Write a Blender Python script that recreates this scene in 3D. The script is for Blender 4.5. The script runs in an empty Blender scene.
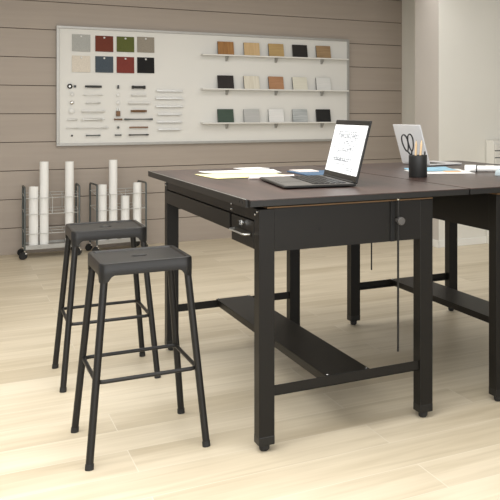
import bpy, math, random
from math import sin, cos, pi, sqrt
from mathutils import Vector, Matrix
random.seed(4)
sc = bpy.context.scene
COL = sc.collection

# ------------------------------------------------------------------ materials
def mat(name, rgb, rough=.5, metal=0., spec=.5, emit=None, noise=0., nscale=(20, 20, 20), bump=0., coat=0.):
    m = bpy.data.materials.new(name); m.use_nodes = True
    nt = m.node_tree; b = nt.nodes['Principled BSDF']
    b.inputs['Base Color'].default_value = (*rgb, 1)
    b.inputs['Roughness'].default_value = rough
    b.inputs['Metallic'].default_value = metal
    b.inputs['Specular IOR Level'].default_value = spec
    b.inputs['Coat Weight'].default_value = coat
    if emit:
        b.inputs['Emission Color'].default_value = (*rgb, 1); b.inputs['Emission Strength'].default_value = emit
    if noise or bump:
        tc = nt.nodes.new('ShaderNodeTexCoord'); mp = nt.nodes.new('ShaderNodeMapping')
        mp.inputs['Scale'].default_value = nscale
        nz = nt.nodes.new('ShaderNodeTexNoise'); nz.inputs['Scale'].default_value = 1; nz.inputs['Detail'].default_value = 4
        nt.links.new(tc.outputs['Object'], mp.inputs[0]); nt.links.new(mp.outputs[0], nz.inputs[0])
        if noise:
            rp = nt.nodes.new('ShaderNodeValToRGB')
            rp.color_ramp.elements[0].position = .3; rp.color_ramp.elements[1].position = .7
            rp.color_ramp.elements[0].color = (*[c * (1 - noise) for c in rgb], 1)
            rp.color_ramp.elements[1].color = (*[min(1, c * (1 + noise)) for c in rgb], 1)
            nt.links.new(nz.outputs['Fac'], rp.inputs[0]); nt.links.new(rp.outputs[0], b.inputs['Base Color'])
        if bump:
            bp = nt.nodes.new('ShaderNodeBump'); bp.inputs['Strength'].default_value = bump; bp.inputs['Distance'].default_value = .002
            nt.links.new(nz.outputs['Fac'], bp.inputs['Height']); nt.links.new(bp.outputs[0], b.inputs['Normal'])
    return m

def hexc(h):
    h = h.lstrip('#'); v = [int(h[i:i + 2], 16) / 255 for i in (0, 2, 4)]
    return tuple(c / 12.92 if c <= .04045 else ((c + .055) / 1.055) ** 2.4 for c in v)

FLOOR_D = hexc('#bdb097'); FLOOR_L = hexc('#d9ceb8'); FLOOR_S = hexc('#e4ded2')
def floor_mat():
    m = bpy.data.materials.new('pale_oak_planks'); m.use_nodes = True
    nt = m.node_tree; L = nt.links; b = nt.nodes['Principled BSDF']
    tc = nt.nodes.new('ShaderNodeTexCoord')
    mp = nt.nodes.new('ShaderNodeMapping'); mp.inputs['Location'].default_value = (.415, .152, 0)
    L.new(tc.outputs['Object'], mp.inputs[0])
    br = nt.nodes.new('ShaderNodeTexBrick')
    br.offset = .37; br.offset_frequency = 2; br.squash = 1
    br.inputs['Color1'].default_value = (0, 0, 0, 1); br.inputs['Color2'].default_value = (1, 1, 1, 1)
    br.inputs['Mortar'].default_value = (.5, .5, .5, 1)
    br.inputs['Scale'].default_value = 1; br.inputs['Mortar Size'].default_value = .0016
    br.inputs['Mortar Smooth'].default_value = .3; br.inputs['Bias'].default_value = 0
    br.inputs['Brick Width'].default_value = 1.4; br.inputs['Row Height'].default_value = .22
    L.new(mp.outputs[0], br.inputs['Vector'])
    # long grain, shifted per plank
    m2 = nt.nodes.new('ShaderNodeMapping'); m2.inputs['Scale'].default_value = (1.6, 26, 1)
    add = nt.nodes.new('ShaderNodeVectorMath'); add.operation = 'MULTIPLY_ADD'
    add.inputs[1].default_value = (7, 7, 7)
    L.new(br.outputs['Color'], add.inputs[0]); L.new(tc.outputs['Object'], add.inputs[2]); L.new(add.outputs[0], m2.inputs[0])
    n1 = nt.nodes.new('ShaderNodeTexNoise'); n1.inputs['Scale'].default_value = 1; n1.inputs['Detail'].default_value = 5; n1.inputs['Distortion'].default_value = .6
    L.new(m2.outputs[0], n1.inputs[0])
    m3 = nt.nodes.new('ShaderNodeMapping'); m3.inputs['Scale'].default_value = (1.1, 4.5, 1)
    L.new(add.outputs[0], m3.inputs[0])
    n2 = nt.nodes.new('ShaderNodeTexNoise'); n2.inputs['Scale'].default_value = 1; n2.inputs['Detail'].default_value = 2
    L.new(m3.outputs[0], n2.inputs[0])
    mx = nt.nodes.new('ShaderNodeMath'); mx.operation = 'ADD'
    L.new(n1.outputs['Fac'], mx.inputs[0]); L.new(n2.outputs['Fac'], mx.inputs[1])
    m5 = nt.nodes.new('ShaderNodeMath'); m5.operation = 'MULTIPLY_ADD'; m5.inputs[1].default_value = .22
    L.new(br.outputs['Color'], m5.inputs[0]); L.new(mx.outputs[0], m5.inputs[2])
    hf = nt.nodes.new('ShaderNodeMath'); hf.operation = 'MULTIPLY'; hf.inputs[1].default_value = .48
    L.new(m5.outputs[0], hf.inputs[0])
    rp = nt.nodes.new('ShaderNodeValToRGB'); e = rp.color_ramp.elements
    e[0].position = .36; e[0].color = (*FLOOR_D, 1)
    e[1].position = .68; e[1].color = (*FLOOR_L, 1)
    L.new(hf.outputs[0], rp.inputs[0])
    sm = nt.nodes.new('ShaderNodeMixRGB'); sm.inputs[2].default_value = (*FLOOR_S, 1)
    k = nt.nodes.new('ShaderNodeMath'); k.operation = 'MULTIPLY'; k.inputs[1].default_value = .55
    L.new(br.outputs['Fac'], k.inputs[0]); L.new(k.outputs[0], sm.inputs[0]); L.new(rp.outputs[0], sm.inputs[1])
    L.new(sm.outputs[0], b.inputs['Base Color'])
    b.inputs['Roughness'].default_value = .42; b.inputs['Specular IOR Level'].default_value = .35
    bp = nt.nodes.new('ShaderNodeBump'); bp.inputs['Strength'].default_value = .12; bp.inputs['Distance'].default_value = .001
    L.new(n1.outputs['Fac'], bp.inputs['Height']); L.new(bp.outputs[0], b.inputs['Normal'])
    return m


def wood_mat(name, c1, c2, scale=(3, 60, 60), rough=.5):
    m = bpy.data.materials.new(name); m.use_nodes = True
    nt = m.node_tree; b = nt.nodes['Principled BSDF']
    tc = nt.nodes.new('ShaderNodeTexCoord'); mp = nt.nodes.new('ShaderNodeMapping'); mp.inputs['Scale'].default_value = scale
    nz = nt.nodes.new('ShaderNodeTexNoise'); nz.inputs['Scale'].default_value = 1; nz.inputs['Detail'].default_value = 6; nz.inputs['Distortion'].default_value = .8
    rp = nt.nodes.new('ShaderNodeValToRGB')
    rp.color_ramp.elements[0].position = .32; rp.color_ramp.elements[1].position = .68
    rp.color_ramp.elements[0].color = (*c1, 1); rp.color_ramp.elements[1].color = (*c2, 1)
    nt.links.new(tc.outputs['Object'], mp.inputs[0]); nt.links.new(mp.outputs[0], nz.inputs[0])
    nt.links.new(nz.outputs['Fac'], rp.inputs[0]); nt.links.new(rp.outputs[0], b.inputs['Base Color'])
    b.inputs['Roughness'].default_value = rough
    return m

M = {}
M['floor'] = floor_mat()
M['taupe'] = mat('taupe_painted_boards', hexc('#a59a8f'), .6, noise=.03, nscale=(1.5, 1, 30))
M['groove'] = mat('dark_groove', hexc('#4a4038'), .9)
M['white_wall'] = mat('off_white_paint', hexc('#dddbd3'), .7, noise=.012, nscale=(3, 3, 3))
M['shaded_wall'] = mat('off_white_paint_shaded', hexc('#c1bbb4'), .7, noise=.012, nscale=(3, 3, 3))  # darker version of the wall white, with the side face's shade in the colour
M['ceiling'] = mat('ceiling_paint', hexc('#cfccc6'), .8, noise=.01)
M['trim'] = mat('white_trim', hexc('#e4e3de'), .5, noise=.01)
M['black'] = mat('black_powder_coat', hexc('#161411'), .42, spec=.22, noise=.05, nscale=(90, 90, 90), bump=.03)
M['black_dark'] = mat('black_edge', hexc('#1a1917'), .4, spec=.3, noise=.03)
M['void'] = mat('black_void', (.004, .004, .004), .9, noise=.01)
M['stool'] = mat('charcoal_stool_steel', hexc('#1b1a19'), .36, spec=.3, noise=.05, nscale=(120, 120, 120), bump=.03)
M['rubber'] = mat('black_rubber', (.012, .012, .012), .7, noise=.02)
M['top'] = wood_mat('dark_walnut_laminate', hexc('#2e1f1a'), hexc('#47332c'), (22, 1.6, 10), .36)
M['core'] = mat('wood_core', hexc('#6c5234'), .7, noise=.15, nscale=(5, 5, 5))
M['chrome'] = mat('chrome', (.75, .75, .74), .18, 1., noise=.01)
M['silver'] = mat('satin_silver', (.62, .62, .6), .35, .9, noise=.02)
M['whitemetal'] = mat('white_enamel', (.72, .72, .7), .3, noise=.01)
M['greysteel'] = mat('grey_steel', hexc('#5a5f5e'), .4, .4, noise=.03)
M['bronze'] = mat('brown_bronze', hexc('#6e5138'), .4, .4, noise=.08)
M['copper'] = mat('copper', hexc('#8a6c57'), .4, .5, noise=.05)
M['blk'] = mat('gloss_black', (.01, .01, .01), .3, noise=.01)
M['paper'] = mat('white_paper', (.84, .84, .82), .7, noise=.01)
M['board'] = mat('white_board', hexc('#dcdbd6'), .55, noise=.01, nscale=(2, 2, 2))
M['alu'] = mat('aluminium_frame', hexc('#a8a7a3'), .4, .35, noise=.03)
M['wire'] = mat('zinc_wire', hexc('#c0c1be'), .45, .2, noise=.02)
M['shelf'] = mat('shelf_white', hexc('#dcdbd6'), .5, noise=.01)
M['yellow'] = mat('pale_yellow_paper', hexc('#f1ebad'), .7, noise=.02)
M['pinkwhite'] = mat('cream_paper', hexc('#dcd2cc'), .7, noise=.02)
M['blue'] = mat('blue_paper', hexc('#425f7c'), .7, noise=.05)
M['skyblue'] = mat('sky_blue_print', hexc('#8fc0d8'), .6, noise=.12, nscale=(14, 14, 14))
M['peach'] = mat('peach_print', hexc('#e3b88a'), .6, noise=.05)
M['screen'] = mat('lit_white_screen', (.8, .82, .84), .5, emit=.22)
M['line'] = mat('grey_drawing_line', hexc('#888c92'), .6, emit=.1)
M['laptop_black'] = mat('laptop_black', hexc('#121110'), .35, spec=.3, noise=.02)
M['laptop_grey'] = mat('laptop_grey', hexc('#55524e'), .45, .3, noise=.03)
M['laptop_silver'] = mat('laptop_silver', hexc('#d6d7d8'), .4, .1, noise=.01)
M['cup'] = mat('black_cup', hexc('#232322'), .5, noise=.05, nscale=(150, 150, 20))
M['pencil'] = mat('natural_wood_pencil', hexc('#d3b68e'), .6, noise=.06, nscale=(60, 60, 5))
M['graphite'] = mat('graphite', (.03, .03, .03), .5, noise=.02)
M['knob'] = mat('dark_plastic', hexc('#4a4846'), .35, noise=.05)
M['mouse'] = mat('blue_grey_plastic', hexc('#a9b6bb'), .35, noise=.01)
M['cabinet'] = mat('white_cabinet', hexc('#dcdad3'), .5, noise=.01)

# ------------------------------------------------------------------ mesh helpers
class MB:
    def __init__(s): s.v = []; s.f = []
    def add(s, vs, fs):
        n = len(s.v); s.v += [tuple(v) for v in vs]; s.f += [tuple(i + n for i in f) for f in fs]; return s
    def box(s, x0, x1, y0, y1, z0, z1, mx=None):
        vs = [Vector((x, y, z)) for z in (z0, z1) for y in (y0, y1) for x in (x0, x1)]
        if mx: vs = [mx @ v for v in vs]
        return s.add(vs, [(0, 2, 3, 1), (4, 5, 7, 6), (0, 1, 5, 4), (2, 6, 7, 3), (0, 4, 6, 2), (1, 3, 7, 5)])
    def loft(s, rings, cap0=True, cap1=True, closed=False):
        n = len(rings[0]); vs = [p for r in rings for p in r]; fs = []
        R = len(rings)
        for i in range(R if closed else R - 1):
            a = i * n; b = ((i + 1) % R) * n
            for j in range(n):
                k = (j + 1) % n; fs.append((a + j, a + k, b + k, b + j))
        if not closed:
            if cap0: fs.append(tuple(range(n - 1, -1, -1)))
            if cap1: fs.append(tuple((R - 1) * n + i for i in range(n)))
        return s.add(vs, fs)
    def tube(s, pts, r, n=12, closed=False, caps=True):
        pts = [Vector(p) for p in pts]; N = len(pts); rr = r if isinstance(r, (list, tuple)) else [r] * N
        rings = []; up = None
        for i, p in enumerate(pts):
            if closed: t = (pts[(i + 1) % N] - pts[i - 1]).normalized()
            else:
                t = (pts[min(i + 1, N - 1)] - pts[max(i - 1, 0)]).normalized()
            if up is None:
                up = Vector((0, 0, 1)) if abs(t.z) < .9 else Vector((1, 0, 0))
            a = t.cross(up)
            if a.length < 1e-5: a = t.orthogonal()
            a.normalize(); b = a.cross(t).normalized(); up = b
            rings.append([p + a * cos(2 * pi * k / n) * rr[i] + b * sin(2 * pi * k / n) * rr[i] for k in range(n)])
        return s.loft(rings, caps, caps, closed)
    def lathe(s, prof, n=24, c=(0, 0, 0), mx=None):
        rings = []
        for r, z in prof:
            ring = [Vector((r * cos(2 * pi * k / n), r * sin(2 * pi * k / n), z)) for k in range(n)]
            if mx: ring = [mx @ v for v in ring]
            rings.append([v + Vector(c) for v in ring])
        return s.loft(rings)
    def build(s, name, m, parent=None, bevel=0, smooth=False, loc=None, seg=2):
        me = bpy.data.meshes.new(name)
        vs = s.v
        me.from_pydata(vs, [], s.f)
        import bmesh
        bm = bmesh.new(); bm.from_mesh(me); bmesh.ops.recalc_face_normals(bm, faces=bm.faces); bm.to_mesh(me); bm.free()
        me.update()
        o = bpy.data.objects.new(name, me); COL.objects.link(o)
        me.materials.append(m)
        if parent: o.parent = parent
        if loc: o.location = loc
        if smooth:
            for p in me.polygons: p.use_smooth = True
            e = o.modifiers.new('es', 'EDGE_SPLIT'); e.split_angle = math.radians(38)
        if bevel:
            b = o.modifiers.new('bevel', 'BEVEL'); b.width = bevel; b.segments = seg; b.limit_method = 'ANGLE'
        return o

def empty(name, loc=(0, 0, 0), rz=0):
    o = bpy.data.objects.new(name, None); COL.objects.link(o); o.location = loc; o.rotation_euler = (0, 0, rz)
    o.empty_display_size = .1
    return o
def tag(o, label, cat, group=None):
    o['label'] = label; o['category'] = cat
    if group: o['group'] = group
    return o
def struct(o):
    o['kind'] = 'structure'; return o
def copy_tree(o, parent=None):
    c = o.copy(); COL.objects.link(c)
    if parent: c.parent = parent
    for ch in list(o.children): copy_tree(ch, c)
    return c
def RotX90(c):  # local z -> -y (pointing to the room from the wall)
    return Matrix.Rotation(pi / 2, 3, 'X')

# ------------------------------------------------------------------ the room
YW = 5.365; CEIL = 2.545
struct(MB().box(-4.5, 7.5, -4.5, 5.6, -.05, 0).build('floor', M['floor']))
# shiplap wall: boards with grooves between them
w = MB()
z = -.02
while z < CEIL:
    z0 = max(z + .003, 0); z1 = min(z + .256 - .003, CEIL)
    w.box(-4.5, 3.43, YW, YW + .02, z0, z1)
    z += .256
wall = struct(w.build('wall_back', M['taupe'], bevel=.0012, seg=1))
g = MB().box(-4.5, 3.43, YW + .012, YW + .05, 0, CEIL).build('groove_backing', M['groove'], wall)
g['kind'] = 'structure'
struct(MB().box(3.419, 3.52, 4.215, YW + .05, 0, CEIL).build('wall_recess', M['white_wall']))
struct(MB().box(2.962, 7.5, 3.752, 4.215, 0, CEIL).build('wall_right', M['white_wall'], bevel=.004))
struct(MB().box(-4.5, 7.5, -4.5, 5.6, CEIL, CEIL + .06).build('ceiling', M['ceiling']))
struct(MB().box(2.9605, 2.9625, 3.7525, 4.215, 0, CEIL).build('wall_side_shade', M['shaded_wall']))  # thin slab whose colour carries the shade on the wall's side face
struct(MB().box(2.952, 7.5, 3.740, 3.752, 0, .068).box(2.950, 2.962, 3.740, 4.215, 0, .068).build('baseboard_right', M['trim'], bevel=.003))
struct(MB().box(3.407, 3.419, 4.215, YW, 0, .068).build('baseboard_recess', M['trim'], bevel=.003))

# ------------------------------------------------------------------ display board
bd = tag(empty('display_board', (1.2965, YW, .963)), 'wide white display board with aluminium frame on the taupe wall', 'board')
W2 = 1.4565; HB = 1.105
MB().box(-W2 + .02, W2 - .02, -.022, 0, .02, HB - .02).build('panel', M['board'], bd)
MB().box(-W2, W2, -.04, 0, HB - .024, HB).box(-W2, W2, -.04, 0, 0, .024) \
    .box(-W2, -W2 + .024, -.04, 0, .024, HB - .024).box(W2 - .024, W2, -.04, 0, .024, HB - .024).build('frame', M['alu'], bd, bevel=.002)
YB = YW - .022   # board surface

# fabric swatches
sw = [('pale grey', '#a9aaa6', 0, 1.995, 1.837), ('rust brown', '#6b3426', 1, 1.991, 1.842), ('olive green', '#585e2e', 2, 1.992, 1.846), ('warm stone grey', '#918a7e', 3, 1.997, 1.848),
      ('ivory', '#d5cdc0', 0, 1.798, 1.645), ('slate blue', '#465059', 1, 1.799, 1.646), ('brick red', '#77352d', 2, 1.800, 1.646), ('black', '#141416', 3, 1.801, 1.650)]
xs4 = [.05, .2505, .439, .624]
for i, (nm, hx, c, zt, zb) in enumerate(sw):
    r = tag(empty('fabric_swatch', (xs4[c], YB, zb)), f'{nm} square fabric swatch pinned to the display board', 'swatch', 'fabric swatches on the display board')
    s_ = MB()
    h = zt - zb
    # slightly bowed cloth
    n = 6; vs = []; fs = []
    for k in range(n + 1):
        zz = h * k / n; yy = -.004 - .006 * sin(pi * (1 - k / n) * .5) ** 2
        vs += [(-.079, yy, zz), (.079, yy, zz), (-.079, yy + .003, zz), (.079, yy + .003, zz)]
    for k in range(n):
        a = 4 * k; b = a + 4
        fs += [(a, a + 1, b + 1, b), (a + 2, b + 2, b + 3, a + 3), (a, b, b + 2, a + 2), (a + 1, a + 3, b + 3, b + 1)]
    fs += [(0, 2, 3, 1), (4 * n, 4 * n + 1, 4 * n + 3, 4 * n + 2)]
    s_.add(vs, fs).build('cloth', mat('cloth_' + nm.replace(' ', '_'), hexc(hx), .9, noise=.12, nscale=(160, 160, 160), bump=.2), r)
    MB().lathe([(.001, 0), (.008, 0), (.009, .004), (.006, .008), (.001, .009)], 12, (0, -.006, h - .018), RotX90(0)).build('pin', M['whitemetal'], r, smooth=True)

# handles and knobs on the board
def knob_head(mb, R, prof=None, L=.022):
    mb.lathe([(.3 * R, 0), (.3 * R, L * .45), (R * .85, L * .6), (R, L * .8), (R * .75, L), (.1 * R, L * 1.08)], 18, (0, 0, 0), RotX90(0))
ROWZ = [1.513, 1.438, 1.362, 1.285, 1.207, 1.13, 1.058]
HG = 'knobs and pulls on the display board'
def knob(x, z, R, m, label, L=.022):
    r = tag(empty('knob_sample', (x, YB, z)), label, 'knob', HG)
    MB().lathe([(.34 * R, 0), (.3 * R, L * .6)], 12, (0, 0, 0), RotX90(0)).build('stem', M['silver'], r, smooth=True)
    MB().lathe([(.3 * R, L * .5), (R * .85, L * .6), (R, L * .8), (R * .75, L), (.05 * R, L * 1.08)], 18, (0, 0, 0), RotX90(0)).build('knob_head', m, r, smooth=True)
    return r
def pull(x, z, hw, t, m, label, ends=None, bow=.0, endw=.008, name='pull_sample', cat='handle', proj=.026, flare=0):
    """bar pull of half width hw and half thickness t with two posts"""
    r = tag(empty(name, (x, YB, z)), label, cat, HG)
    pts = []; rr = []
    for k in range(13):
        u = -1 + k / 6
        pts.append((u * hw, -proj - bow * (1 - u * u), 0)); rr.append(t * (1 + flare * abs(u) ** 3) if flare >= 0 else t * (1 - .5 * abs(u) ** 2))
    MB().tube(pts, rr, 10).build('grip', m, r, smooth=True)
    e = ends or m
    for sgn in (-1, 1):
        MB().box(sgn * hw * .86 - endw, sgn * hw * .86 + endw, -proj - t * .4, 0, -t * 1.15, t * 1.15).build('post', e, r, bevel=.002)
    return r
# first column: small knobs
r = tag(empty('ring_pull_sample', (-.047, YB, ROWZ[0])), 'black ring pull beside a small square knob, top left of the hardware', 'handle', HG)
MB().tube([(.017 * cos(a * pi / 12), -.012, .017 * sin(a * pi / 12)) for a in range(24)], .006, 8, closed=True).build('ring', M['blk'], r, smooth=True)
MB().lathe([(.008, 0), (.008, .012)], 12, (0, 0, 0), RotX90(0)).build('stem', M['silver'], r)
r = tag(empty('knob_sample', (-.005, YB, ROWZ[0])), 'tiny dark square knob just right of the black ring pull', 'knob', HG)
MB().box(-.011, .011, -.02, -.008, -.011, .011).build('knob_head', M['blk'], r, bevel=.002)
MB().box(-.004, .004, -.01, 0, -.004, .004).build('stem', M['blk'], r)
knob(-.03, ROWZ[1], .017, M['whitemetal'], 'small white round knob in the first column, below the ring pull')
knob(-.03, ROWZ[2], .018, M['chrome'], 'small chrome round knob in the first column, third row of hardware')
knob(-.03, ROWZ[3], .026, M['whitemetal'], 'largest white round knob, fourth row of the first hardware column')
pull(-.028, ROWZ[4], .045, .007, M['silver'], 'pointed silver oval knob in the first column of hardware', flare=-1, endw=.004)
pull(-.034, ROWZ[5], .045, .004, M['silver'], 'short slim silver pull in the first column, sixth row', endw=.004)
knob(-.03, ROWZ[6], .009, M['blk'], 'tiny black knob at the bottom of the first hardware column')
# second column: pulls
c2 = .152
pull(c2, ROWZ[0], .072, .011, M['blk'], 'thick black pull with silver ends, top of the second column', ends=M['silver'])
pull(c2, ROWZ[1], .085, .005, M['whitemetal'], 'slim white arched pull with grey ends in the second column', ends=M['silver'], bow=.012)
pull(c2, ROWZ[2], .062, .006, M['silver'], 'short satin silver pull in the second column, third row', bow=.006)
pull(c2, ROWZ[3], .1, .009, M['whitemetal'], 'wide pale pull with heavy silver ends in the second column', ends=M['silver'], bow=.01, endw=.01)
pull(c2, ROWZ[4], .1, .009, M['silver'], 'ornate silver pull swelling at the middle in the second column', flare=-1)
pull(c2 - .01, ROWZ[5], .145, .0045, M['silver'], 'longest slim silver pull, sixth row of the second column')
pull(c2, ROWZ[6], .062, .0055, M['greysteel'], 'short dark steel pull at the bottom of the second column')
# third column
c3 = .372
r = tag(empty('knob_sample', (c3, YB, ROWZ[0])), 'small upright black knob at the top of the third hardware column', 'knob', HG)
MB().box(-.008, .008, -.026, -.01, -.017, .017).build('knob_head', M['blk'], r, bevel=.003)
MB().box(-.004, .004, -.012, 0, -.004, .004).build('stem', M['blk'], r)
knob(c3, ROWZ[1], .016, M['whitemetal'], 'small white round knob in the third column, second row')
knob(c3, ROWZ[2], .018, M['whitemetal'], 'white round knob in the third column, right above the brown latch')
r = tag(empty('latch_sample', (c3, YB, ROWZ[3] - .018)), 'brown upright latch knob with two prongs in the third column', 'knob', HG)
MB().box(-.018, .018, -.024, 0, -.03, .018).build('body', M['bronze'], r, bevel=.003)
MB().box(-.014, -.004, -.02, -.004, .018, .045).box(.004, .014, -.02, -.004, .018, .045).build('prong', M['silver'], r, bevel=.002)
pull(c3, ROWZ[4], .035, .0075, M['bronze'], 'dark bronze oval knob in the third column, under the latch', flare=-1, endw=.005)
knob(c3, ROWZ[5], .012, M['greysteel'], 'tiny grey knob in the third column, sixth row')
pull(c3, ROWZ[6], .027, .006, M['greysteel'], 'short dark pull at the bottom of the third hardware column', endw=.005)
# fourth column
c4 = .556
pull(c4, ROWZ[0], .06, .013, M['blk'], 'thick black bar pull at the top of the fourth column', endw=.01)
pull(c4, ROWZ[1], .068, .0065, M['whitemetal'], 'plain white pull in the fourth column, second row')
pull(c4 + .005, ROWZ[2], .1, .009, M['whitemetal'], 'long white pull with silver ends in the fourth column', ends=M['silver'])
pull(c4, ROWZ[3], .072, .012, M['bronze'], 'thick brown pull with silver ends in the fourth column', ends=M['silver'])
pull(c4, ROWZ[4], .128, .0055, M['greysteel'], 'long dark steel pull with flared ends in the fourth column', flare=.8, endw=.02)
pull(c4, ROWZ[5], .085, .0075, M['copper'], 'copper coloured pull with silver ends in the fourth column', ends=M['silver'])
pull(c4, ROWZ[6], .092, .006, M['blk'], 'long thin black pull at the bottom of the fourth column')
# fifth column: long edge pulls
c5 = .845
for i, (z, hw, nm) in enumerate([(1.481, .125, 'topmost long silver edge pull at the right of the hardware'), (1.407, .132, 'widest bright silver edge pull, second from top in the last column'),
                 (1.329, .13, 'long silver edge pull, third from top in the last column'), (1.254, .112, 'thin silver edge pull, fourth from top in the last column'),
                 (1.179, .12, 'thin silver edge pull, fifth from top in the last column'), (1.105, .11, 'lowest long silver edge pull in the last column')]):
    r = tag(empty('edge_pull_sample', (c5, YB, z)), nm, 'handle', HG)
    MB().box(-hw, hw, -.03, -.024, -.007, .007).box(-hw, hw, -.03, 0, .005, .009).build('grip', M['silver'], r, bevel=.002)
    MB().box(-hw * .9, hw * .9, -.003, 0, -.002, .012).build('mounting_plate', M['silver'], r)

# shelves with samples
samples = [
    [('mid brown striped oak', '#8d6236', '#a97b46'), ('light maple', '#c3a577', '#d0b388'), ('golden beech', '#ae9160', '#bda06c'), ('charcoal black wood', '#171412', '#1f1b19'), ('weathered grey brown oak', '#8d7353', '#a98d69')],
    [('dark espresso wood', '#160f0c', '#201714'), ('whitewashed ash', '#cfc8b6', '#e0dbcc'), ('orange cherry wood', '#a07654', '#b28562'), ('cream', '#d6d3c3', '#dedbcd'), ('plain white', '#d3d4d1', '#dcdcd9')],
    [('dark green', '#33453a', '#3b4e42'), ('light grey', '#aeafad', '#babab8'), ('bright white', '#dadad8', '#e3e3e1'), ('brushed silver', '#979c9d', '#c0c4c4'), ('jet black', '#040404', '#070708')]]
rown = ['top', 'middle', 'bottom']
xsm = [1.39, 1.657, 1.917, 2.177, 2.441]
for r_, (zt, row) in enumerate(zip((1.851, 1.511, 1.172), samples)):
    sh = tag(empty('display_shelf', (1.925, YB, zt)), f'white {rown[r_]} shelf holding five leaning finish samples', 'shelf', 'shelves on the display board')
    MB().box(-.778, .786, -.1, 0, -.014, 0).build('shelf_board', M['shelf'], sh, bevel=.002)
    for bx in (-.521, -.006, .504):
        MB().add([(bx - .008, 0, -.014), (bx + .008, 0, -.014), (bx - .008, -.075, -.014), (bx + .008, -.075, -.014), (bx - .008, 0, -.062), (bx + .008, 0, -.062), (bx - .008, -.02, -.062), (bx + .008, -.02, -.062)],
                 [(0, 1, 5, 4), (2, 3, 1, 0), (2, 6, 7, 3), (4, 5, 7, 6), (0, 4, 6, 2), (1, 3, 7, 5)]).build('bracket', M['alu'], sh)
    for k, (nm, a, b) in enumerate(row):
        t = tag(empty('finish_sample', (xsm[k], YB - .052, zt + .001)), f'{nm} square finish sample on the {rown[r_]} display shelf', 'sample', 'finish samples on the display shelves')
        t.rotation_euler = (-math.radians(14), 0, math.radians(random.uniform(-3, 3)))
        vert = k in (0, 1) and r_ < 2
        mt = wood_mat('sample_' + nm.replace(' ', '_'), hexc(a), hexc(b), (60, 30, 4) if vert else (4, 30, 60), .65)
        MB().box(-.08, .08, -.003, 0, 0, .136).build('face', mt, t)
        MB().box(-.08, .08, 0, .016, 0, .136).build('edge_shade', M['blk'] if r_ != 2 or k in (0, 4) else M['greysteel'], t)  # dark body, shade on the plate's side edges put into its colour

# ------------------------------------------------------------------ roll carts
def make_cart():
    root = empty('roll_file_cart')
    w2, d2 = .218, .115
    def endframe(x):
        # inverted U of flat tube, front and back uprights
        pts = [(x, -d2, .075), (x, -d2, .60), (x, -d2 + .004, .612), (x, -d2 + .014, .618), (x, d2 - .014, .622), (x, d2 - .004, .618), (x, d2, .606), (x, d2, .075)]
        return MB().tube(pts, .0085, 10)
    for s in (-1, 1):
        endframe(s * w2).build('end_frame', M['greysteel'], root, smooth=True)
    # wire basket levels, front rail a little lower than the back one
    for z, dz in ((.525, .03), (.385, .03), (.215, .02)):
        mb = MB()
        a = .003
        mb.tube([(-w2, -d2, z), (w2, -d2, z)], a, 6).tube([(-w2, d2, z + dz), (w2, d2, z + dz)], a, 6)
        mb.tube([(-w2, -d2, z), (-w2, d2, z + dz)], a, 6).tube([(w2, -d2, z), (w2, d2, z + dz)], a, 6)
        for x_ in (-.101, .0, .101):
            mb.tube([(x_, -d2, z), (x_, d2, z + dz)], a * .8, 6)
        mb.tube([(-w2, 0, z + dz / 2), (w2, 0, z + dz / 2)], a * .8, 6)
        mb.build('wire_shelf', M['wire'], root)
    mb = MB()
    for x in (-.101, 0., .101):
        mb.tube([(x, -d2, .385), (x, -d2 + .01, .45), (x, -d2, .525)], .0028, 6)
        mb.tube([(x, d2, .415), (x, d2, .555)], .0028, 6)
    mb.build('wire_divider', M['wire'], root)
    mb = MB().box(-w2, w2, -d2, d2, .095, .1)
    mb.box(-w2, w2, -d2 - .004, -d2, .08, .118).box(-w2, w2, d2, d2 + .004, .08, .118)
    mb.build('tray', M['alu'], root, bevel=.001)
    for sx in (-1, 1):
        for sy in (-1, 1):
            cx, cy = sx * w2, sy * d2
            c = MB().tube([(cx, cy, .05), (cx, cy, .09)], .006, 8).box(cx - .016, cx + .016, cy - .012, cy + .012, .045, .056).build('caster', M['chrome'], root)
            mb = MB()
            for q in (-.011, .011):
                mb.lathe([(.012, -.008), (.030, -.008), (.032, -.005), (.032, .005), (.030, .008), (.012, .008)], 24, (cx - .012 + q * .35, cy + q, .0322), Matrix.Rotation(.35, 3, 'Z') @ Matrix.Rotation(pi / 2, 3, 'X'))
            mb.build('wheel', M['rubber'], c, smooth=True)
    return root
cart = make_cart()
cart.location = (-.222, 5.14, 0)
tag(cart, 'left wheeled wire cart holding three long paper rolls by the wall', 'cart', 'wire roll carts along the taupe wall')
cart2 = copy_tree(cart); cart2.location = (.345, 5.16, 0); cart2.rotation_euler = (0, 0, math.radians(7))
tag(cart2, 'right wheeled wire cart holding four paper rolls, behind the stools', 'cart', 'wire roll carts along the taupe wall')
def roll(x, y, z0, z1, R, label, lean=0):
    n = 28
    mb = MB().lathe([(R * .6, .0), (R, .0), (R, z1 - z0), (R * .94, z1 - z0), (R * .9, z1 - z0 - .02), (R * .6, z1 - z0 - .02), (R * .6, 0)], n)
    # loose outer edge of the paper
    o = mb.build('paper_roll', M['paper'], None, smooth=True)
    o.location = (x, y, z0); o.rotation_euler = (lean, 0, 0)
    return tag(o, label, 'paper roll', 'paper rolls standing in the carts')
def slot(cart_, lx):      # front compartment of a cart
    a = cart_.rotation_euler.z; ly = -.0575
    return (cart_.location.x + lx * cos(a) - ly * sin(a), cart_.location.y + lx * sin(a) + ly * cos(a))
roll(*slot(cart, -.146), .101, .622, .038, 'short white paper roll at the left end of the left cart')
roll(*slot(cart, -.0615), .101, .838, .036, 'tall white paper roll, left one of two in the left cart')
roll(*slot(cart, .143), .101, .833, .036, 'tall white paper roll at the right end of the left cart')
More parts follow.
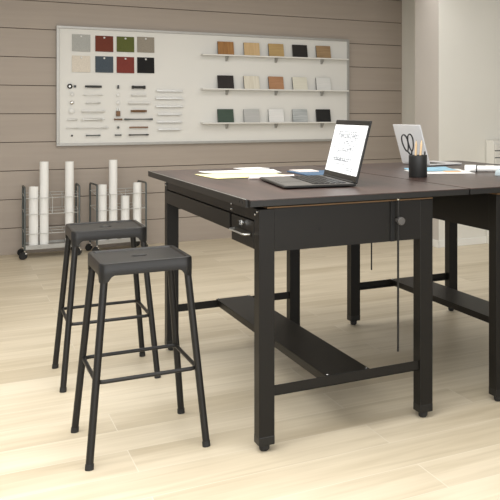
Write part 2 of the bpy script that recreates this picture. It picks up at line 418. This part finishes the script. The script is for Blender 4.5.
roll(*slot(cart2, -.157), .101, .615, .037, 'medium white paper roll at the left end of the right cart')
roll(*slot(cart2, -.062), .101, .837, .036, 'tallest white paper roll in the right cart')
roll(*slot(cart2, .045), .101, .502, .037, 'shortest white paper roll, third in the right cart')
roll(*slot(cart2, .155), .101, .618, .037, 'medium white paper roll at the right end of the right cart')

# ------------------------------------------------------------------ drafting tables
A = .06; W = 1.595; D = .744; H = .95
def make_table(top, label, rod_label=None):
    tx0, tx1, ty0, ty1 = top
    root = empty('drafting_table'); tag(root, label, 'table', 'steel drafting tables')
    mk = M['black']
    for (lx, ly) in ((0, 0), (D - A, 0), (0, W - A), (D - A, W - A)):
        l = MB().box(lx, lx + A, ly, ly + A, .026, .91).build('leg', mk, root, bevel=.002)
        MB().box(lx - .0008, lx + A + .0008, ly - .0008, ly + A + .0008, .0265, .060).build('leg_cap', M['black_dark'], l, bevel=.003)
        MB().lathe([(.014, 0), (.019, .006), (.02, .022), (.012, .024), (.012, .03)], 20, (lx + A / 2, ly + A / 2, 0)).build('levelling_foot', M['rubber'], l, smooth=True)
    # side panels (ends), rear panel, front rail
    for y0, y1 in ((.001, .012), (W - .012, W - .001)):
        MB().box(A - .002, D - A + .002, y0, y1, .749, .91).build('side_panel', mk, root)
    MB().box(D - .012, D - .001, A, W - A, .749, .91).build('rear_panel', mk, root)
    MB().box(.001, .012, A - .002, W - A + .002, .864, .91).build('front_rail', mk, root)
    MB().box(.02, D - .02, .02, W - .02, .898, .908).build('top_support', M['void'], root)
    # shallow plan drawer and deep tool drawer
    d = MB().box(-.004, .014, .372, W - A - .002, .792, .860).box(.014, .62, .38, W - A - .01, .8, .855).build('plan_drawer', mk, root, bevel=.0015)
    d = MB().box(-.001, .014, A + .0005, .351, .755, .859).box(.014, .5, A + .01, .345, .76, .855).build('tool_drawer', mk, root, bevel=.0015)
    MB().tube([(-.003, .30, .806), (-.022, .298, .806), (-.028, .285, .806), (-.028, .12, .806), (-.022, .105, .806), (-.003, .103, .806)], .0036, 10).build('handle', M['silver'], d, smooth=True)
    MB().box(-.005, -.003, .09, .315, .798, .814).build('handle_plate', M['black_dark'], d)
    MB().lathe([(.001, 0), (.009, 0), (.009, .006), (.006, .008), (.001, .008)], 16, (-.003, .185, .842), Matrix.Rotation(-pi / 2, 3, 'Y')).box(-.02, -.009, .183, .187, .832, .852).build('lock', M['chrome'], d)
    # bolts
    def bolt(c, ax, par):
        R = {'x': Matrix.Rotation(-pi / 2, 3, 'Y'), 'y': RotX90(0), 'z': Matrix.Identity(3)}[ax]
        MB().lathe([(.001, 0), (.005, 0), (.005, .002), (.003, .004), (.001, .0045)], 12, c, R).build('bolt', M['chrome'], par, smooth=True)
    for yy, zz in ((.045, .888), (.02, .9), (.352, .9), (.352, .878), (1.56, .9), (1.56, .885)):
        bolt((0.0, yy, zz), 'x', root)
    MB().lathe([(.001, 0), (.006, 0), (.006, .001), (.001, .0012)], 12, (.24, .001, .821), RotX90(0)).build('screw', M['void'], root)
    # end stretchers and the long shelf
    for y0, y1 in ((.012, .045), (W - .045, W - .012)):
        MB().box(A, D - A, y0, y0 + .004, .203, .243).box(A, D - A, y0, y1, .203, .207).build('stretcher', mk, root, bevel=.001)
    s = MB().box(.272, .462, .018, W - .018, .236, .2435).box(.272, .28, .03, W - .03, .21, .237).box(.454, .462, .03, W - .03, .21, .237).build('lower_shelf', mk, root, bevel=.0015)
    for xx in (.284, .45):
        for yy in (.026, W - .026):
            bolt((xx, yy, .2435), 'z', s)
    # tabletop
    t = MB().box(tx0, tx1, ty0, ty1, H - .003, H).build('tabletop', M['top'], root)
    MB().box(tx0 - .001, tx1 + .001, ty0 - .001, ty1 + .001, .924, H - .003).build('edge_band', M['black_dark'], t, bevel=.0015)
    MB().box(.03, D - .002, -.004, W + .004, .9125, .9175).build('wood_core', M['core'], t)
    e = MB().box(tx0 - .012, tx0 - .0012, ty0 + .02, ty1, .921, H + .0005).build('front_strip', M['black_dark'], t, bevel=.001)
    MB().box(tx0 - .0115, tx0 - .0085, ty0 + .03, ty1, H, H + .0018).build('strip_highlight', M['silver'], e)  # pale strip standing in for the highlight along the edge
    for yy in (.04, .075):
        MB().lathe([(.001, 0), (.0045, 0), (.0045, .0006), (.001, .0008)], 12, (tx0 - .012, ty0 + .02 + yy, .938), Matrix.Rotation(-pi / 2, 3, 'Y')).build('screw_hole', M['void'], e)
    # height rod with clamp knob
    rd = MB().tube([(.571, -.02, .305), (.571, -.02, .928)], .0045, 10).build('adjustment_rod', M['black_dark'], root, smooth=True)
    MB().lathe([(.001, -.007), (.005, -.005), (.007, 0), (.005, .005), (.001, .007)], 14, (.571, -.02, .922)).build('rod_tip', M['chrome'], rd, smooth=True)
    MB().box(.545, .563, -.006, .001, .749, .912).build('rod_bracket', M['void'], root)
    kn = MB().tube([(.571, .0, .834), (.571, -.035, .834)], .007, 12)
    n = 24; ringp = []
    for y_ in (-.03, -.032, -.046, -.048):
        rr_ = .0155 if y_ in (-.032, -.046) else .013
        ringp.append([Vector((.574 + rr_ * (1 + .07 * (k % 2)) * cos(2 * pi * k / n), y_, .834 + rr_ * (1 + .07 * (k % 2)) * sin(2 * pi * k / n))) for k in range(n)])
    kn.loft(ringp)
    kn.build('clamp_knob', M['knob'], root)
    return root
t1 = make_table((-.044, .899, -.036, 1.745), 'near drafting table with dark walnut top, drawers facing the stools, open laptop on it')
t2 = make_table((-.105, .900, -.15, 1.631), 'far drafting table at the right edge, carrying the pen cup, second laptop and blue prints')
t2.location = (1.808, W, 0); t2.rotation_euler = (0, 0, pi)

# ------------------------------------------------------------------ stools
def rb(theta, hx, hy, r):
    c, s = cos(theta), sin(theta); lo, hi = 0, 1
    for _ in range(30):
        m_ = (lo + hi) / 2
        qx, qy = abs(c * m_) - hx + r, abs(s * m_) - hy + r
        d = sqrt(max(qx, 0) ** 2 + max(qy, 0) ** 2) + min(max(qx, qy), 0) - r
        if d > 0: hi = m_
        else: lo = m_
    return (c * lo, s * lo)
def make_stool():
    root = empty('bar_stool')
    N = 144; S = .167; Z = .721
    th = [2 * pi * k / N + .0001 for k in range(N)]
    def ring(h, r, z, hy=None): return [Vector((*rb(t, h, hy or h, r), z)) for t in th]
    def gus(h, r, base, low):
        out = []
        for t in th:
            x, y = rb(t, h, h, r)
            e = min(abs(x), abs(y)) / h       # 1 at corner
            k = max(0, min(1, (e - .72) / .16)); k = k * k * (3 - 2 * k)
            out.append(Vector((x, y, base + (low - base) * k)))
        return out
    rings = [gus(S + .0, .026, Z - .046, Z - .072), ring(S + .0005, .026, Z - .040), ring(S - .0, .026, Z - .006), ring(S - .003, .024, Z - .001), ring(S - .007, .022, Z),
             ring(S - .016, .016, Z), ring(S - .021, .014, Z - .005), ring(.10, .03, Z - .0055), ring(.030, .021, Z - .006, .023), ring(.027, .019, Z - .009, .020),
             ring(.026, .018, Z - .016, .019), ring(.030, .021, Z - .016, .023), ring(.10, .03, Z - .012), ring(S - .008, .02, Z - .012), gus(S - .0045, .022, Z - .045, Z - .071)]
    # fix gusset ring: rows between must not drop below the apron bottom
    MB().loft(rings, closed=True).build('seat', M['stool'], root, smooth=True)
    o_t, o_b = .1485, .207
    for sx in (-1, 1):
        for sy in (-1, 1):
            l = MB().tube([(sx * (o_b), sy * (o_b - .004), .012), (sx * (o_t + .002), sy * (o_t + .002), Z - .07), (sx * (o_t + .0), sy * (o_t + .0), Z - .02)], .0132, 18).build('leg', M['stool'], root, smooth=True)
            MB().tube([(sx * o_b * 1.002, sy * (o_b * 1.002 - .004), 0), (sx * (o_b - .001), sy * (o_b - .005), .02)], .0148, 18).build('foot_cap', M['rubber'], l, smooth=True)
    k = o_b - (o_b - o_t) * .3 / .65 - .001
    c = .028; pts = []
    for (cx, cy, a0) in ((k - c, k - c, 0), (-k + c, k - c, pi / 2), (-k + c, -k + c, pi), (k - c, -k + c, 1.5 * pi)):
        for q in range(7):
            a = a0 + q * pi / 12; pts.append((cx + c * cos(a), cy + c * sin(a), .297))
    # keep corners tight against the legs
    MB().tube(pts, .0078, 12, closed=True).build('footrest_ring', M['stool'], root, smooth=True)
    return root
st = make_stool(); st.location = (-.356, .380, 0)
tag(st, 'front black steel bar stool, nearest to the camera', 'stool', 'bar stools beside the drafting table')
s2 = copy_tree(st); s2.location = (-.338, 1.326, 0); s2.rotation_euler = (0, 0, math.radians(-1))
tag(s2, 'rear black steel bar stool behind the front one, nearer the carts', 'stool', 'bar stools beside the drafting table')

# ------------------------------------------------------------------ big laptop
def frame_mx(o, ex, ez):
    """matrix with local x = ex, local z ~ ez, origin o"""
    ex = Vector(ex).normalized(); ez = Vector(ez).normalized(); ey = ez.cross(ex).normalized(); ez = ex.cross(ey)
    m = Matrix.Identity(4)
    for i in range(3): m[i][0] = ex[i]; m[i][1] = ey[i]; m[i][2] = ez[i]; m[i][3] = o[i]
    return m
lp = tag(empty('laptop'), 'open black laptop showing a floor plan drawing on its white screen', 'laptop')
H1 = Vector((.515, .271, H + .001)); H2 = Vector((.584, .803, H + .001))
ex = (H2 - H1).normalized()           # along the hinge, near -> far
Lw = (H2 - H1).length
base = frame_mx(H1, ex, (0, 0, 1))    # local y = ez x ex -> towards the user
if base.col[1][0] > 0: ysg = -1
else: ysg = 1
lp.matrix_world = base
DB = .31
def B(x0, x1, y0, y1, z0, z1, mb=None):
    ya, yb = sorted((ysg * y0, ysg * y1))
    return (mb or MB()).box(x0, x1, ya, yb, z0, z1)
# x along hinge, y: 0 hinge -> DB front edge
B(0, Lw, -.004, DB, .003, .012).build('base', M['laptop_black'], lp, bevel=.003)
B(.006, Lw - .006, .004, DB - .006, .012, .014).build('palm_rest', M['laptop_grey'], lp, bevel=.001)
B(.19, .33, .19, .285, .0141, .0149).build('touchpad', M['laptop_grey'], lp)
kb = MB()
for rr in range(6):
    for cc in range(17):
        x0 = .035 + cc * .0272; y0 = .032 + rr * .0245
        B(x0, x0 + .0225, y0, y0 + .019, .0141, .0175, kb)
kb.build('keyboard', M['laptop_black'], lp, bevel=.001)
B(.03, Lw - .03, -.008, .008, .008, .02).build('hinge', M['laptop_black'], lp, bevel=.003)
# lid : leaning back .068 over .272
lid = empty('lid'); lid.parent = lp; lid.location = (0, 0, .013)
lid = None
ang = math.atan2(.068, .272); LL = sqrt(.068 ** 2 + .272 ** 2)
Rl = Matrix.Translation((0, 0, .013)) @ Matrix.Rotation(ysg * ang, 4, 'X')
def LB(x0, x1, y0, y1, z0, z1, mb=None):
    ya, yb = sorted((ysg * y0, ysg * y1))
    return (mb or MB()).box(x0, x1, ya, yb, z0, z1, Rl)
lidp = LB(0, Lw, -.010, -.001, 0, LL).build('lid', M['laptop_black'], lp, bevel=.003)
LB(.012, Lw - .012, -.0012, -.0002, .030, LL - .024).build('screen', M['screen'], lidp)
ln = MB()
def LN(x0, z0, x1, z1, t=.0011):
    LB(min(x0, x1) - t / 2, max(x0, x1) + t / 2, -.0002, .0012, min(z0, z1) - t / 2, max(z0, z1) + t / 2, ln)
gx = lambda u: Lw - .012 - u * (Lw - .024)   # u: 0 at the far (left in view) side
gz = lambda v: .030 + v * (LL - .054)
def seg(u0, v0, u1, v1, t=None): LN(gx(u0), gz(v0), gx(u1), gz(v1), t or (.005 if u0 == u1 else .0024))
# plan: outer walls, rooms, dimension ticks
for a in ((.2, .28, .2, .82), (.28, .28, .28, .82), (.2, .8, .78, .8), (.24, .74, .78, .74), (.2, .3, .72, .3), (.2, .25, .72, .25), (.74, .28, .74, .8), (.8, .5, .8, .8), (.42, .28, .42, .74), (.58, .4, .58, .74), (.42, .5, .74, .5), (.42, .62, .58, .62),
          (.58, .58, .74, .58), (.28, .45, .42, .45), (.66, .28, .66, .5), (.14, .35, .14, .7), (.1, .86, .3, .86), (.5, .9, .6, .9), (.35, .86, .75, .86), (.48, .94, .52, .94), (.3, .18, .6, .18), (.6, .12, .85, .12), (.64, .08, .84, .08)):
    seg(*a)
for k in range(9):
    seg(.22 + k * .06, .82, .22 + k * .06, .84); seg(.22 + k * .055, .27, .22 + k * .055, .29)
for (u, v, du) in ((.3, .77, .06), (.46, .77, .06), (.62, .77, .09), (.47, .66, .05), (.62, .66, .06), (.45, .46, .1), (.62, .53, .06), (.3, .26, .12), (.5, .26, .08)):
    seg(u, v, u + du, v, .005)
ln.build('floor_plan_drawing', M['line'], lidp)
for o in (H1,): pass

# ------------------------------------------------------------------ papers on the near table
def sheet(name, pts, m, label, cat, group=None, z=H + .0015, t=.0015, curl=0.):
    """quad sheet; pts in order; curl lifts the first edge"""
    P = [Vector((p[0], p[1], 0)) for p in pts]; n = 8; vs = []; fs = []
    for j in range(n + 1):
        for i in range(n + 1):
            u, v = i / n, j / n
            p = (P[0] * (1 - u) + P[1] * u) * (1 - v) + (P[3] * (1 - u) + P[2] * u) * v
            zz = z + curl * (max(0, .35 - u) / .35) ** 2 + curl * .6 * (max(0, u - .7) / .3) ** 2
            vs.append((p.x, p.y, zz)); 
    k = len(vs); vs += [(a, b, c + t) for a, b, c in vs]
    N = n + 1
    for j in range(n):
        for i in range(n):
            a = j * N + i; fs.append((a, a + N, a + N + 1, a + 1)); fs.append((k + a, k + a + 1, k + a + N + 1, k + a + N))
    for i in range(n):
        fs.append((i, i + 1, k + i + 1, k + i)); a = n * N + i; fs.append((a, k + a, k + a + 1, a + 1))
        a = i * N; fs.append((a, k + a, k + a + N, a + N)); a = i * N + n; fs.append((a, a + N, k + a + N, k + a))
    c = sum(P, Vector()) / 4
    vs = [(a - c.x, b - c.y, c_) for a, b, c_ in vs]
    o = MB().add(vs, fs).build(name, m, None); o.location = (c.x, c.y, 0)
    return tag(o, label, cat, group)
sheet('yellow_sheet', [(.09, 1.31), (.115, .985), (.49, .985), (.47, 1.17)], M['yellow'], 'pale yellow sheet of drawing paper lying left on the near table', 'paper', t=.002, curl=.002)
sheet('white_sheet', [(.14, 1.44), (.17, 1.28), (.50, 1.16), (.54, 1.40)], M['paper'], 'large white drawing sheet overlapping the yellow sheet', 'paper', z=H + .0065, curl=.002)
sheet('paper_slip', [(.36, 1.55), (.375, 1.42), (.53, 1.44), (.50, 1.56)], M['paper'], 'small white slip on the far side of the large white sheet', 'paper', z=H + .0105, t=.003)
sheet('blue_sheet', [(.575, 1.29), (.565, .99), (.67, .91), (.80, 1.24)], M['blue'], 'blue sheet lying just behind the open laptop', 'paper', t=.004)
sheet('note_card', [(.60, 1.32), (.60, 1.17), (.70, 1.14), (.72, 1.30)], M['pinkwhite'], 'small cream card lying on the blue sheet behind the laptop', 'card', z=H + .006, t=.004)
o = MB().tube([(0, 0, 0), (.22, -.015, 0)], .009, 14).build('rolled_sheet', M['pinkwhite'], None, smooth=True); o.location = (.235, .875, H + .010)
tag(o, 'thin cream rolled sheet at the far front corner of the open laptop', 'paper roll')
o.data.transform(Matrix.Scale(1, 4))
# ------------------------------------------------------------------ pen cup
CX, CY = 1.012, .615
cup = tag(empty('pen_cup', (CX, CY, H)), 'black cylindrical pen cup near the seam between the two tables', 'cup')
MB().lathe([(.002, 0), (.044, 0), (.046, .003), (.046, .108), (.044, .110), (.042, .108), (.042, .006), (.002, .006)], 32).build('cup_body', M['cup'], cup, smooth=True)
sci = tag(empty('scissors', (CX - .016, CY + .008, H + .01)), 'black handled scissors standing in the pen cup, loops up', 'scissors')
# plane spanned by view-facing direction: x' along (.86,-.51)
mv = Matrix.Rotation(-.45, 4, 'Z'); sci.rotation_euler = (0, 0, -.45)
def loop(cx, cz, a, b, tilt, r):
    pts = []
    for k in range(28):
        t = 2 * pi * k / 28
        px = a * cos(t) * (1 + .25 * sin(t)); pz = b * sin(t)
        pts.append((cx + px * cos(tilt) - pz * sin(tilt), 0, cz + px * sin(tilt) + pz * cos(tilt)))
    return MB().tube(pts, r, 8, closed=True)
loop(-.045, .160, .0135, .042, .24, .0036).tube([(-.034, 0, .12), (-.010, 0, .09)], .004, 8).build('handle', M['blk'], sci, smooth=True)
loop(-.018, .162, .0125, .042, .16, .0036).tube([(-.012, .002, .121), (-.014, .002, .09)], .004, 8).build('handle', M['blk'], sci, smooth=True)
MB().add([(-.012, -.001, .09), (-.002, -.001, .09), (.012, -.001, .0), (-.012, .001, .09), (-.002, .001, .09), (.012, .001, .0)], [(0, 1, 2), (3, 5, 4), (0, 3, 4, 1), (1, 4, 5, 2), (2, 5, 3, 0)]).build('blade', M['silver'], sci)
MB().add([(-.018, .003, .09), (-.008, .003, .09), (-.02, .003, .0), (-.018, .005, .09), (-.008, .005, .09), (-.02, .005, .0)], [(0, 1, 2), (3, 5, 4), (0, 3, 4, 1), (1, 4, 5, 2), (2, 5, 3, 0)]).build('blade', M['silver'], sci)
def pencil(x, y, dx, dy, L, label):
    r = tag(empty('pencil', (x, y, H + .008)), label, 'pencil', 'pencils in the pen cup')
    d = Vector((dx, dy, 1)).normalized()
    MB().tube([(0, 0, 0), d * (L - .022)], .0055, 6).build('shaft', M['pencil'], r)
    t = MB().tube([d * (L - .022), d * (L - .004)], [.0055, .0014], 6).build('sharpened_cone', M['pencil'], r)
    MB().tube([d * (L - .004), d * L], [.0014, .0003], 6).build('lead', M['graphite'], r)
pencil(CX - .018, CY - .002, .03, -.02, .178, 'left natural wood pencil in the pen cup, leaning beside the scissors')
pencil(CX - .001, CY - .010, .08, -.03, .180, 'right natural wood pencil in the pen cup, standing upright')
pen = tag(empty('pen', (CX + .026, CY - .018, H + .008)), 'short black pen just showing above the rim of the pen cup', 'pen')
MB().tube([(0, 0, 0), (.003, 0, .115)], .0042, 10).build('barrel', M['blk'], pen, smooth=True)
MB().tube([(.003, 0, .115), (.0035, 0, .121)], .003, 10).build('pen_tip', M['graphite'], pen, smooth=True)

# ------------------------------------------------------------------ second laptop
l2 = tag(empty('laptop'), 'open silver laptop seen from behind its lid, on the far table', 'laptop')
P1 = Vector((1.470, 1.300, H + .001)); e2 = Vector((-.087, .996, 0)).normalized(); Lw2 = .30
mb2 = frame_mx(P1, e2, (0, 0, 1)); l2.matrix_world = mb2    # local y points away from the user side
DD = .24
# user side is towards (.523,-.852): local -y
MB().box(0, Lw2, -DD, .0, .003, .012).build('base', M['laptop_silver'], l2, bevel=.003)
kb = MB()
for rr in range(5):
    for cc in range(13):
        kb.box(.02 + cc * .0202, .02 + cc * .0202 + .016, -.05 - rr * .02, -.034 - rr * .02, .012, .0135)
kb.build('keyboard', M['laptop_grey'], l2)
MB().box(.095, .205, -.225, -.155, .012, .0126).build('touchpad', M['laptop_silver'], l2)
a2 = math.atan2(.07, .235)
R2 = Matrix.Translation((0, .0, .012)) @ Matrix.Rotation(-a2, 4, 'X')
lid2 = MB().box(0, Lw2, -.004, .004, 0, .245, R2).build('lid', M['laptop_silver'], l2, bevel=.003)
MB().box(.008, Lw2 - .008, -.0048, -.004, .012, .238, R2).build('screen', M['screen'], lid2)
for fx in (.02, Lw2 - .03):
    MB().box(fx, fx + .02, -DD + .02, -DD + .03, 0, .003).box(fx, fx + .02, -.03, -.02, 0, .003).build('rubber_foot', M['rubber'], l2)

# ------------------------------------------------------------------ prints, tube, mouse on the far table
sheet('printed_sheet', [(1.17, 1.06), (1.10, .78), (1.38, .66), (1.48, 1.0)], M['paper'], 'white sheet under the sky blue print on the far table', 'paper', t=.002)
sheet('blue_print', [(1.19, 1.10), (1.16, .90), (1.39, .83), (1.46, 1.10)], M['skyblue'], 'sky blue printed sheet beside the pen cup on the far table', 'paper', z=H + .005, t=.002, curl=.004)
sheet('sample_strip', [(1.30, .86), (1.285, .80), (1.36, .77), (1.375, .83)], M['peach'], 'small peach coloured strip lying on the white sheet', 'paper', z=H + .005, t=.002)
tr = tag(empty('plan_tube', (1.42, .77, H + .0205)), 'white rolled plans with loose open end beside the blue print', 'paper roll')
d = (Vector((1.62, .62, 0)) - Vector((1.40, .79, 0)))
d.z = 0
MB().tube([(0, 0, 0), d * .5, d], .0165, 20).build('rolled_plans', M['paper'], tr, smooth=True)
dn = d.normalized()
MB().tube([-dn * .03, dn * .03], .0195, 20).build('loose_end', M['paper'], tr, smooth=True)
MB().tube([dn * .031, dn * .036], .0188, 20).build('rubber_band', M['blk'], tr, smooth=True)
pn = tag(empty('marker_pen', (1.62, 1.04, H + .001)), 'black marker lying behind the white rolled plans', 'pen')
MB().tube([(0, 0, .009), (.14, -.105, .009)], .009, 12).build('barrel', M['blk'], pn, smooth=True)
MB().tube([(.05, -.0375, .009), (.09, -.0675, .009)], .0093, 12).build('label_band', M['silver'], pn, smooth=True)
ms = tag(empty('computer_mouse', (1.44, .475, H)), 'pale blue grey computer mouse at the right edge of the picture', 'mouse')
ms.rotation_euler = (0, 0, -.6)
rings = []
for k in range(9):
    f = k / 8; zz = .034 * sin(f * pi / 2); sc_ = sqrt(max(0.0004, 1 - f ** 2.4))
    rings.append([Vector((.052 * sc_ * cos(2 * pi * q / 28), .031 * sc_ * sin(2 * pi * q / 28), .002 + zz)) for q in range(28)])
MB().loft(rings).build('shell', M['mouse'], ms, smooth=True)
MB().tube([(.024, 0, .026), (.034, 0, .022)], .005, 8).build('scroll_wheel', M['greysteel'], ms, smooth=True)
MB().box(-.04, .04, -.024, .024, 0, .002).build('glide_plate', M['blk'], ms)

# ------------------------------------------------------------------ white drawer cabinet
cb = tag(empty('drawer_cabinet', (3.487, 3.61, 0)), 'white flat drawer cabinet against the right wall at the picture edge', 'cabinet')
MB().box(0, 1.0, .0, .13, .0, 1.002).build('carcass', M['cabinet'], cb, bevel=.003)
for k in range(14):
    z1 = .967 - k * .067
    if k == 0: MB().box(.012, .988, -.002, .001, .03, .967).build('gap_shade_panel', M['greysteel'], cb)  # dark panel, shade between the drawers put into its colour
    dr = MB().box(.012, .988, -.014, -.001, z1 - .0575, z1).build('drawer', M['cabinet'], cb, bevel=.002)
    MB().box(.06, .2, -.026, -.014, z1 - .034, z1 - .028).box(.7, .84, -.026, -.014, z1 - .034, z1 - .028).build('handle', M['alu'], dr)

# ------------------------------------------------------------------ light
def area(name, loc, rot, sx, sy, e, col=(1, 1, 1)):
    l = bpy.data.lights.new(name, 'AREA'); l.shape = 'RECTANGLE'; l.size = sx; l.size_y = sy; l.energy = e; l.color = col
    o = bpy.data.objects.new(name, l); COL.objects.link(o); o.location = loc; o.rotation_euler = rot
    return o
area('ceiling_light', (-.8, .0, CEIL - .03), (0, 0, 0), 3.0, 3.0, 136, (1, .99, .97))
area('ceiling_light', (1.2, 3.0, CEIL - .03), (0, 0, 0), 3.5, 2.0, 42, (1, .985, .96))
area('window_light', (-.8, -4.3, 1.5), (math.radians(90), 0, 0), 6., 2.2, 170, (1, 1, 1))
wd = bpy.data.worlds.new('world'); sc.world = wd; wd.use_nodes = True
bgn = wd.node_tree.nodes['Background']; bgn.inputs[0].default_value = (1, 1, 1, 1); bgn.inputs[1].default_value = .66

# ------------------------------------------------------------------ camera
cam = bpy.data.cameras.new('camera'); co = bpy.data.objects.new('camera', cam); COL.objects.link(co)
cam.sensor_width = 36; cam.lens = 833.5332 * 36 / 500
cam.shift_x = (250 - 441.7558) / 500; cam.shift_y = -(250 - 112.5437) / 500
co.location = (-.9857, -3.0155, 1.271)
co.rotation_euler = (pi / 2, 0, -.5316)
cam.clip_start = .05
sc.camera = co
sc.view_settings.view_transform = 'Standard'; sc.view_settings.look = 'None'
sc.view_settings.exposure = 0; sc.view_settings.gamma = 1
